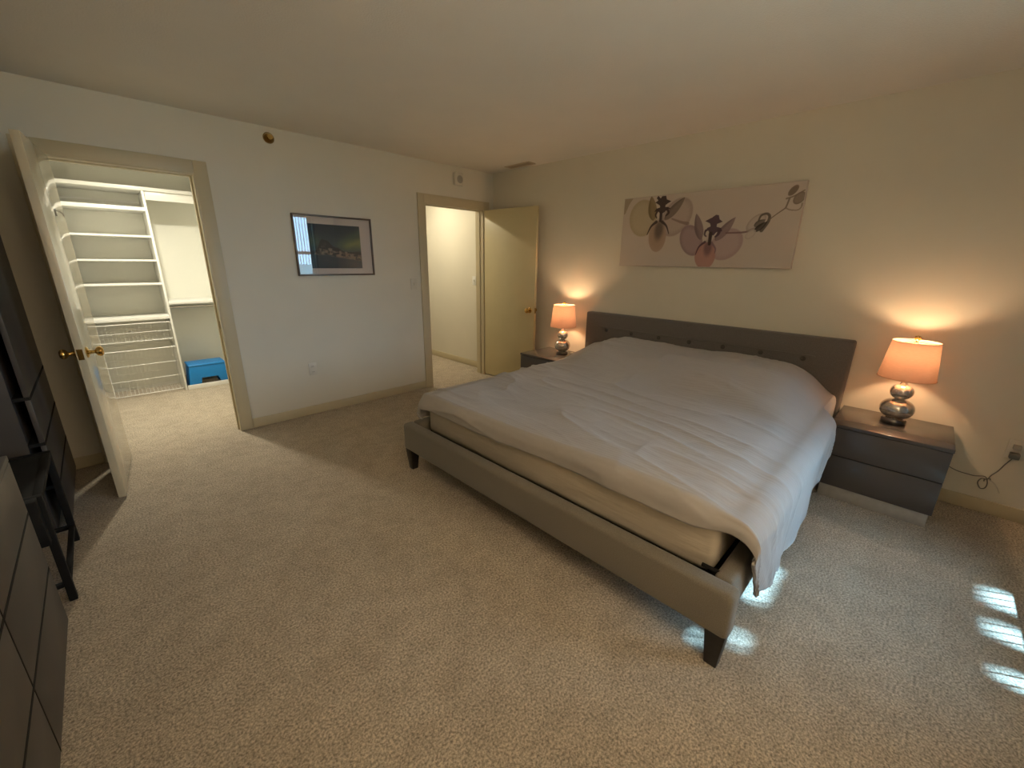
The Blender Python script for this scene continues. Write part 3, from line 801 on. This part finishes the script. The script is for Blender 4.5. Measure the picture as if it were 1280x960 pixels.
# duvet
def duvet():
    NU, NT, NS, NL, NF = 230, 190, 60, 26, 14
    xs = np.concatenate([np.linspace(-0.135, -2.128, NU), np.full(NF, -2.128)])
    fu = np.concatenate([np.zeros(NU), np.linspace(0, 1, NF + 1)[1:]])     # 0..1 over the foot drop
    yT = np.linspace(-1.640, -3.655, NT)
    nU = NU + NF
    cols = NL + NT + NS
    P = np.zeros((nU, cols, 3))
    hem_x = np.array([-2.12, -2.0, -1.9, -1.75, -1.5, -1.1, -0.85, -0.65, -0.52, -0.40, -0.25, -0.10])
    hem_z = np.array([0.17, 0.145, 0.13, 0.125, 0.13, 0.15, 0.25, 0.365, 0.385, 0.40, 0.42, 0.44])
    for i in range(nU):
        x = xs[i]; f = fu[i]
        B = float(sstep(-1.05, -0.55, x) * sstep(0.10, -0.20, x))
        B = B * 0.90 + 0.10 * float(sstep(-1.6, -0.6, x)) * float(sstep(-0.03, -0.3, x))
        pil = np.asarray(sstep(-1.58, -2.10, yT) * sstep(-3.78, -3.36, yT)) * (1 - 0.14 * sstep(-2.0, -3.3, yT))
        top = 0.572 + 0.225 * B * pil + 0.012 * np.sin((yT + 1.6) * 3.0)
        edge_in = sstep(-3.655, -3.50, yT) * sstep(-1.640, -1.76, yT)
        top = top - 0.022 * (1 - edge_in)
        # foot drop
        drop = 0.105 * (f ** 1.2)
        out = 0.034 * math.sin(min(1.0, f * 1.6) * math.pi / 2)
        wTop = sstep(-3.66, -3.50, yT)
        P[i, NL:NL + NT, 0] = x - out * (0.3 + 0.7 * wTop)
        P[i, NL:NL + NT, 1] = yT
        P[i, NL:NL + NT, 2] = top - drop * (0.55 + 0.45 * wTop)
        # right side drape
        s = np.linspace(0, 1, NS + 1)[1:]
        ze = P[i, NL + NT - 1, 2]; hz = float(np.interp(x, hem_x, hem_z))
        near_head = float(sstep(-0.62, -0.50, x))
        yo = 0.098 - 0.073 * near_head
        R = 0.085
        q = np.clip(s / 0.28, 0, 1)
        yy = yT[-1] - yo * np.sin(q * math.pi / 2)
        zz = ze - np.where(q < 1, R * (1 - np.cos(q * math.pi / 2)) * min(1, (ze - hz) / 0.2), 0)
        lin = np.clip((s - 0.28) / 0.72, 0, 1)
        zc = ze - R * min(1, (ze - hz) / 0.2)
        zz = np.where(q < 1, zz, zc + (hz - zc) * lin)
        yy = yy - (0.010 * np.sin(x * 9.5 + 1.2) + 0.005 * np.sin(x * 21.0)) * lin * (1 - near_head)
        sk = float(sstep(-1.45, -2.10, x))
        P[i, NL + NT:, 0] = P[i, NL + NT - 1, 0] + sk * (0.17 * lin ** 0.9) + f * 0.0
        P[i, NL + NT:, 1] = yy
        P[i, NL + NT:, 2] = zz
        # left side drape
        s = np.linspace(0, 1, NL + 1)[1:][::-1]
        ze = P[i, NL, 2]
        hz = 0.372 + 0.01 * math.sin(x * 7)
        q = np.clip(s / 0.4, 0, 1); lin = np.clip((s - 0.4) / 0.6, 0, 1)
        P[i, :NL, 0] = P[i, NL, 0] + 0.03 * f * s
        P[i, :NL, 1] = yT[0] + 0.042 * np.sin(q * math.pi / 2) + 0.012 * np.sin(x * 17) * lin
        P[i, :NL, 2] = np.where(q < 1, ze - 0.06 * (1 - np.cos(q * math.pi / 2)), ze - 0.06 + (hz - ze + 0.06) * lin)
    # wrinkles along the surface normal
    W = np.zeros((nU, cols))
    arc = np.concatenate([np.linspace(-0.2, 0, NL), np.linspace(0, 1.99, NT), 1.99 + np.linspace(0, 0.55, NS)])
    xx = (xs[:, None] + fu[:, None] * -0.1) * np.ones((1, cols)); aa = arc[None, :] * np.ones((nU, 1))
    bend = xx + 0.18 * aa + 0.10 * vnoise(aa * 2.1 + 3, xx * 1.4, 50)
    r1 = 1 - np.abs(2 * vnoise(bend * 7.0, aa * 1.6 + 5, 60) - 1)
    r2 = 1 - np.abs(2 * vnoise(bend * 13.0 + 9, aa * 3.0 + 2, 61) - 1)
    r3 = 1 - np.abs(2 * vnoise(xx * 9.0 + 4 * vnoise(aa * 3, xx * 3, 8), aa * 7.0, 62) - 1)
    zone = 0.35 + 0.65 * vnoise(xx * 1.7 + 2, aa * 1.3 + 7, 63)
    W = zone * (0.023 * r1 ** 4 + 0.006 * r2 ** 5 + 0.004 * r3 ** 5) + 0.022 * (vnoise(xx * 2.2, aa * 1.8, 64) - 0.5) + 0.0025 * fbm(xx * 26, aa * 26, 65)
    # diagonal pulls over the right front corner
    pull = np.exp(-((xx + 1.95) / 0.22) ** 2) * sstep(1.6, 2.05, aa)
    W += pull * 0.006 * np.sin((xx * 1.0 - aa * 0.25) * 60)
    du = np.gradient(P, axis=0); dv = np.gradient(P, axis=1)
    nrm = np.cross(du, dv); nrm /= (np.linalg.norm(nrm, axis=-1, keepdims=True) + 1e-9)
    if nrm[100, NL + 90, 2] < 0: nrm = -nrm
    calm = (1 - 0.85 * sstep(-0.70, -0.50, xx) * sstep(1.85, 1.99, aa)) * (1 - 0.6 * sstep(1.7, 2.1, aa))
    P = P + nrm * (W * calm)[..., None]
    return grid_mesh('duvet', P)
me = duvet()
dv = finish('duvet', me, DUVET, sharp=1.6)
md = dv.modifiers.new('thickness', 'SOLIDIFY'); md.thickness = 0.014; md.offset = -1.0
tag(dv, 'rumpled pale taupe duvet with crinkled stripes covering the bed', 'duvet')

# ------------------------------------------------------------------ nightstands and lamps
ns = thing('nightstand', 'grey-brown gloss nightstand right of the bed, nearest the viewer', 'nightstand', (-0.26, -3.98, 0.0), 'matching nightstands')
y0, y1 = -4.255, -3.718
obj('carcass', G().box(-0.480, -0.022, y0, y1, 0.085, 0.480, 0.002), TAUPE, ns)
obj('top_panel', G().box(-0.505, -0.020, y0 - 0.003, y1 + 0.003, 0.480, 0.502, 0.002), TAUPE, ns)
obj('drawer', G().box(-0.500, -0.481, y0, y1, 0.296, 0.476, 0.002), TAUPE, ns)
obj('drawer', G().box(-0.500, -0.481, y0, y1, 0.087, 0.290, 0.002), TAUPE, ns)
obj('plinth', G().box(-0.488, -0.03, y0 + 0.012, y1 - 0.012, 0.0, 0.083, 0.002), PLINTH, ns)
DL = (0.0, 2.725, 0.0)
dup(ns, DL, 'grey-brown gloss nightstand beyond the bed, beside the open hall door')

def lamp_light(loc):
    lamp('bulb_light', 'POINT', loc, 4.8, (1.0, 0.67, 0.38), shadow_soft_size=0.028)

tl = thing('table_lamp', 'lit peach-shaded gourd lamp on the nightstand right of the bed', 'lamp', (-0.20, -3.985, 0.502), 'matching bedside lamps')
c = (-0.20, -3.985, 0.502)
obj('lamp_base', G().lathe([(0.0, 0), (0.060, 0), (0.062, 0.004), (0.062, 0.024), (0.058, 0.029), (0.0, 0.029)], c, 40), PEWTER, tl)
prof = [(0.0, 0.029), (0.044, 0.029)]
for k in range(1, 13):
    a = -math.pi / 2 + math.pi * k / 13
    prof.append((0.018 + 0.066 * math.cos(a) ** 0.9, 0.092 + 0.060 * math.sin(a)))
prof.append((0.025, 0.154)); 
for k in range(1, 13):
    a = -math.pi / 2 + math.pi * k / 13
    prof.append((0.012 + 0.045 * math.cos(a), 0.202 + 0.046 * math.sin(a)))
prof += [(0.022, 0.245), (0.017, 0.256), (0.014, 0.285), (0.014, 0.300), (0.0, 0.300)]
obj('gourd_body', G().lathe(prof, c, 48), GLASSM, tl)
shade = G().lathe([(0.136, 0.292), (0.109, 0.515)], c, 64, closed=False)
obj('lamp_shade', shade, SHADE, tl)
SHT = simple('shade_rim', (0.72, 0.60, 0.42), 0.7)
def ring(r, h, t):
    return G().tube([(c[0] + r * math.cos(a), c[1] + r * math.sin(a), c[2] + h) for a in np.linspace(0, 2 * math.pi, 49)], t, 6)
obj('shade_ring', ring(0.109, 0.515, 0.0022), SHT, tl)
obj('shade_ring', ring(0.136, 0.292, 0.0022), simple('shade_hem', (0.45, 0.28, 0.17), 0.8), tl)
hp = G().tube([(c[0], c[1] + sgn * 0.0, c[2] + 0.285) for sgn in (0,)] + [(c[0], c[1], c[2] + 0.30)], 0.010, 10)
hp.tube(spline([(c[0], c[1] + 0.012, c[2] + 0.305), (c[0], c[1] + 0.042, c[2] + 0.37), (c[0], c[1] + 0.040, c[2] + 0.45), (c[0], c[1] + 0.004, c[2] + 0.512)]), 0.0015, 6)
hp.tube(spline([(c[0], c[1] - 0.012, c[2] + 0.305), (c[0], c[1] - 0.042, c[2] + 0.37), (c[0], c[1] - 0.040, c[2] + 0.45), (c[0], c[1] - 0.004, c[2] + 0.512)]), 0.0015, 6)
for a in (0.3, 2.4, 4.5):
    hp.tube([(c[0], c[1], c[2] + 0.512), (c[0] + 0.108 * math.cos(a), c[1] + 0.108 * math.sin(a), c[2] + 0.512)], 0.0015, 6)
obj('harp', hp, BRASS, tl)
obj('finial', G().lathe([(0.0, 0.512), (0.007, 0.512), (0.006, 0.522), (0.014, 0.528), (0.017, 0.538), (0.012, 0.549), (0.0, 0.553)], c, 16), BRASS, tl)
obj('bulb_socket', G().lathe([(0.0, 0.300), (0.015, 0.300), (0.016, 0.345), (0.012, 0.352), (0.0, 0.352)], c, 16), BRASS, tl)
dup(tl, (0.0, 2.667, 0.0), 'lit peach-shaded gourd lamp on the far nightstand beside the open hall door')
for cy in (-3.985, -3.985 + 2.667):
    lamp_light((-0.20, cy, 0.502 + 0.44))
tag(obj('power_cord', G().tube(spline([(-0.120, -1.370, 0.507), (-0.095, -1.395, 0.507), (-0.130, -1.425, 0.507), (-0.095, -1.445, 0.512), (-0.075, -1.405, 0.514), (-0.045, -1.435, 0.507)]), 0.004, 6), CORDW),
    'white coiled cord on the far nightstand behind its lamp', 'cord')

# ------------------------------------------------------------------ closet fittings
tw = thing('shelf_tower', 'white closet shelving unit with thin shelves above wire baskets', 'shelf unit', (-3.41, 1.92, 0.0))
tx0, tx1, ty0, ty1 = -3.735, -3.108, 1.72, 2.118
obj('side_panel', G().box(tx1 - 0.018, tx1, ty0, ty1, 0.0, 2.065, 0.001), MELAM, tw)
obj('side_panel', G().box(tx0, tx0 + 0.018, ty0, ty1, 0.0, 2.065, 0.001), MELAM, tw)
for z, t in ((1.895, 0.018), (1.637, 0.018), (1.404, 0.018), (1.170, 0.018), (0.825, 0.034)):
    yy0 = 1.722
    if z > 1.85: t = 0.034
    obj('shelf', G().box(tx0 + 0.018, tx1 - 0.018, yy0, ty1, z - t / 2, z + t / 2, 0.001), MELAM, tw)
obj('hang_rail', G().box(tx0 + 0.02, tx1 - 0.02, ty1 - 0.02, ty1, 1.975, 1.995), MELAM, tw)
tag(obj('top_shelf', G().box(-3.758, -2.342, 1.715, 2.118, 2.067, 2.100, 0.001), MELAM), 'long white closet top shelf spanning the tower and the hanging bay', 'shelf')
tag(obj('valance_board', G().box(tx1 + 0.004, -2.342, 1.735, 1.755, 1.985, 2.066, 0.001), MELAM), 'white board under the top shelf in the right closet bay', 'board')
hs = thing('hanging_shelf', 'white waist-high shelf with a hanging rod above the blue stool', 'shelf', (-2.72, 1.92, 0.95))
obj('shelf_board', G().box(tx1 + 0.002, -2.342, 1.72, 2.118, 0.955, 0.985, 0.001), MELAM, hs)
obj('hanging_rod', G().tube([(tx1 + 0.002, 1.84, 0.915), (-2.342, 1.84, 0.915)], 0.014, 14), simple('chrome_rod', (0.55, 0.55, 0.52), 0.25, 1.0), hs)
obj('rod_bracket', G().box(tx1 + 0.002, tx1 + 0.006, 1.815, 1.865, 0.89, 0.955), MELAM, hs)
g = G().box(tx1 + 0.004, -2.342, 1.705, 1.725, 0.0, 0.05, 0.002)
struct('trim_6', g, MELAM)

def basket(label, z0, z1, rows):
    b = thing('wire_basket', label, 'basket', (-3.42, 1.92, z0), 'closet wire baskets')
    x0, x1, y0_, y1_ = tx0 + 0.032, tx1 - 0.030, 1.735, 2.10
    def loop(z, r, inset=0.0):
        return G().tube([(x0 + inset, y0_ + inset, z), (x1 - inset, y0_ + inset, z), (x1 - inset, y1_ - inset, z), (x0 + inset, y1_ - inset, z), (x0 + inset, y0_ + inset, z)], r, 6)
    obj('top_rim', loop(z1, 0.0045), WIRE, b)
    for k in range(1, rows):
        obj('band_wire', loop(z1 + (z0 - z1) * k / rows, 0.0026), WIRE, b)
    obj('bottom_rim', loop(z0, 0.0035), WIRE, b)
    g = G(); n = 18
    for k in range(n + 1):
        xx = x0 + (x1 - x0) * k / n
        g.tube([(xx, y0_, z1), (xx, y0_, z0), (xx, y1_, z0), (xx, y1_, z1)], 0.0011, 4)
    for k in range(1, 5):
        yy = y0_ + (y1_ - y0_) * k / 5
        g.tube([(x0, yy, z1), (x0, yy, z0), (x1, yy, z0), (x1, yy, z1)], 0.0011, 4)
    w = obj('wire_mesh', g, WIRE, b); w['kind'] = 'stuff'
    obj('runner', G().box(x1 + 0.004, tx1 - 0.019, 1.74, 2.10, z1 - 0.012, z1 + 0.006), WIRE, b)
    obj('runner', G().box(tx0 + 0.019, x0 - 0.004, 1.74, 2.10, z1 - 0.012, z1 + 0.006), WIRE, b)
basket('shallow white wire basket directly under the thick closet shelf', 0.595, 0.775, 2)
basket('deep white wire basket, lowest in the closet, resting at the floor', 0.03, 0.505, 3)

# blue step stool with an arched cut-out
st = thing('step_stool', 'blue plastic step stool on the closet floor', 'stool', (-2.88, 1.86, 0.0))
sx0, sx1 = -3.075, -2.695
front = [(sx0 - 0.008, 0.0), (sx0 + 0.10, 0.0), (sx0 + 0.115, 0.115), (sx1 - 0.105, 0.115), (sx1 - 0.075, 0.0), (sx1 + 0.008, 0.0), (sx1 - 0.02, 0.255), (sx0 + 0.02, 0.255)]
obj('front_panel', G().prism(front, 1.735, 1.750, 0.003), BLUE, st)
obj('back_panel', G().prism(front, 1.985, 2.000, 0.003), BLUE, st)
for a, b_ in (((sx0 - 0.008), (sx0 + 0.02)), ((sx1 + 0.008), (sx1 - 0.02))):
    d = 0.014 if a < b_ else -0.014
    pl = [(a, 0.0), (a + d, 0.0), (b_ + d, 0.255), (b_, 0.255)]
    obj('side_panel', G().prism(pl, 1.750, 1.985, 0.002), BLUE, st)
obj('step_top', G().box(sx0 + 0.012, sx1 - 0.012, 1.728, 2.007, 0.250, 0.272, 0.010, 3), BLUE, st)

# ------------------------------------------------------------------ dark furniture on the left
FX = -3.965
tc_ = thing('tall_cabinet', 'tall dark grey cabinet in the corner behind the open closet door', 'cabinet', (-4.2, -0.48, 0.0))
obj('carcass', G().box(-4.44, FX - 0.060, -0.925, -0.035, 0.0, 1.95, 0.002), GREYW, tc_)
for za, zb in ((0.765, 1.945), (0.519, 0.747), (0.275, 0.501), (0.03, 0.257)):
    nm = 'drawer' if zb < 0.9 else 'door'
    obj(nm, G().box(FX - 0.020, FX, -0.925, -0.035, za, zb, 0.002), GREYW, tc_)
for za, zb in ((0.747, 0.765), (0.501, 0.519), (0.257, 0.275)):
    obj('gap_shade', G().box(FX - 0.0595, FX + 0.0004, -0.9255, -0.0345, za + 0.0005, zb - 0.0005), DARKG, tc_)  # dark strip fills each gap, standing in for the shadow there

dr = thing('dresser', 'low dark grey dresser at the left edge with two columns of drawers', 'dresser', (-4.2, -2.44, 0.0))
obj('carcass', G().box(-4.44, FX - 0.060, -3.10, -1.785, 0.0, 0.735, 0.002), GREYW, dr)
obj('top_panel', G().box(-4.445, FX, -3.103, -1.782, 0.735, 0.757, 0.002), GREYW, dr)
for za, zb in ((0.526, 0.732), (0.280, 0.514), (0.02, 0.268)):
    for ya, yb in ((-3.10, -2.445), (-2.437, -1.785)):
        obj('drawer', G().box(FX - 0.020, FX, ya, yb, za, zb, 0.002), GREYW, dr)
for za, zb in ((0.514, 0.526), (0.268, 0.280)):
    obj('gap_shade', G().box(FX - 0.0595, FX + 0.0004, -3.09, -1.7845, za + 0.0005, zb - 0.0005), DARKG, dr)  # near-black filler gives the gap between drawer rows its shade
obj('gap_shade_upright', G().box(FX - 0.0595, FX + 0.0004, -2.4445, -2.4375, 0.02, 0.733), BLACKM, dr)  # black filler for the shaded gap between the drawer columns

# black metal side table between dresser and cabinet
bt = thing('side_table', 'small black metal side table between the dresser and the tall cabinet', 'table', (-4.17, -1.35, 0.0))
ta, tb = -1.62, -1.075
xA, xB = -3.955, -4.38
for lx, ly in ((xA, ta), (xA, tb), (xB, ta), (xB, tb)):
    obj('leg', G().box(lx - 0.013, lx + 0.013, ly - 0.013, ly + 0.013, 0.0, 0.49, 0.002), BLACKM, bt)
for ly in (ta, tb):
    obj('top_rail', G().box(xB - 0.013, xA + 0.013, ly - 0.014, ly + 0.014, 0.49, 0.515, 0.002), BLACKM, bt)
    obj('foot_rail', G().box(xB + 0.0135, xA - 0.0135, ly - 0.010, ly + 0.010, 0.075, 0.095, 0.002), BLACKM, bt)
for lx in (xA, xB):
    obj('top_rail', G().box(lx - 0.014, lx + 0.014, ta + 0.0145, tb - 0.0145, 0.49, 0.515, 0.002), BLACKM, bt)
    obj('foot_rail', G().box(lx - 0.010, lx + 0.010, ta + 0.0135, tb - 0.0135, 0.075, 0.095, 0.002), BLACKM, bt)
obj('table_top', G().box(xB + 0.0145, xA - 0.0145, ta + 0.0145, tb - 0.0145, 0.495, 0.512, 0.002), DARKG, bt)
obj('drawer_box', G().box(xB + 0.02, xA - 0.0, ta - 0.06, ta - 0.0145, 0.31, 0.515, 0.003), BLACKM, bt)
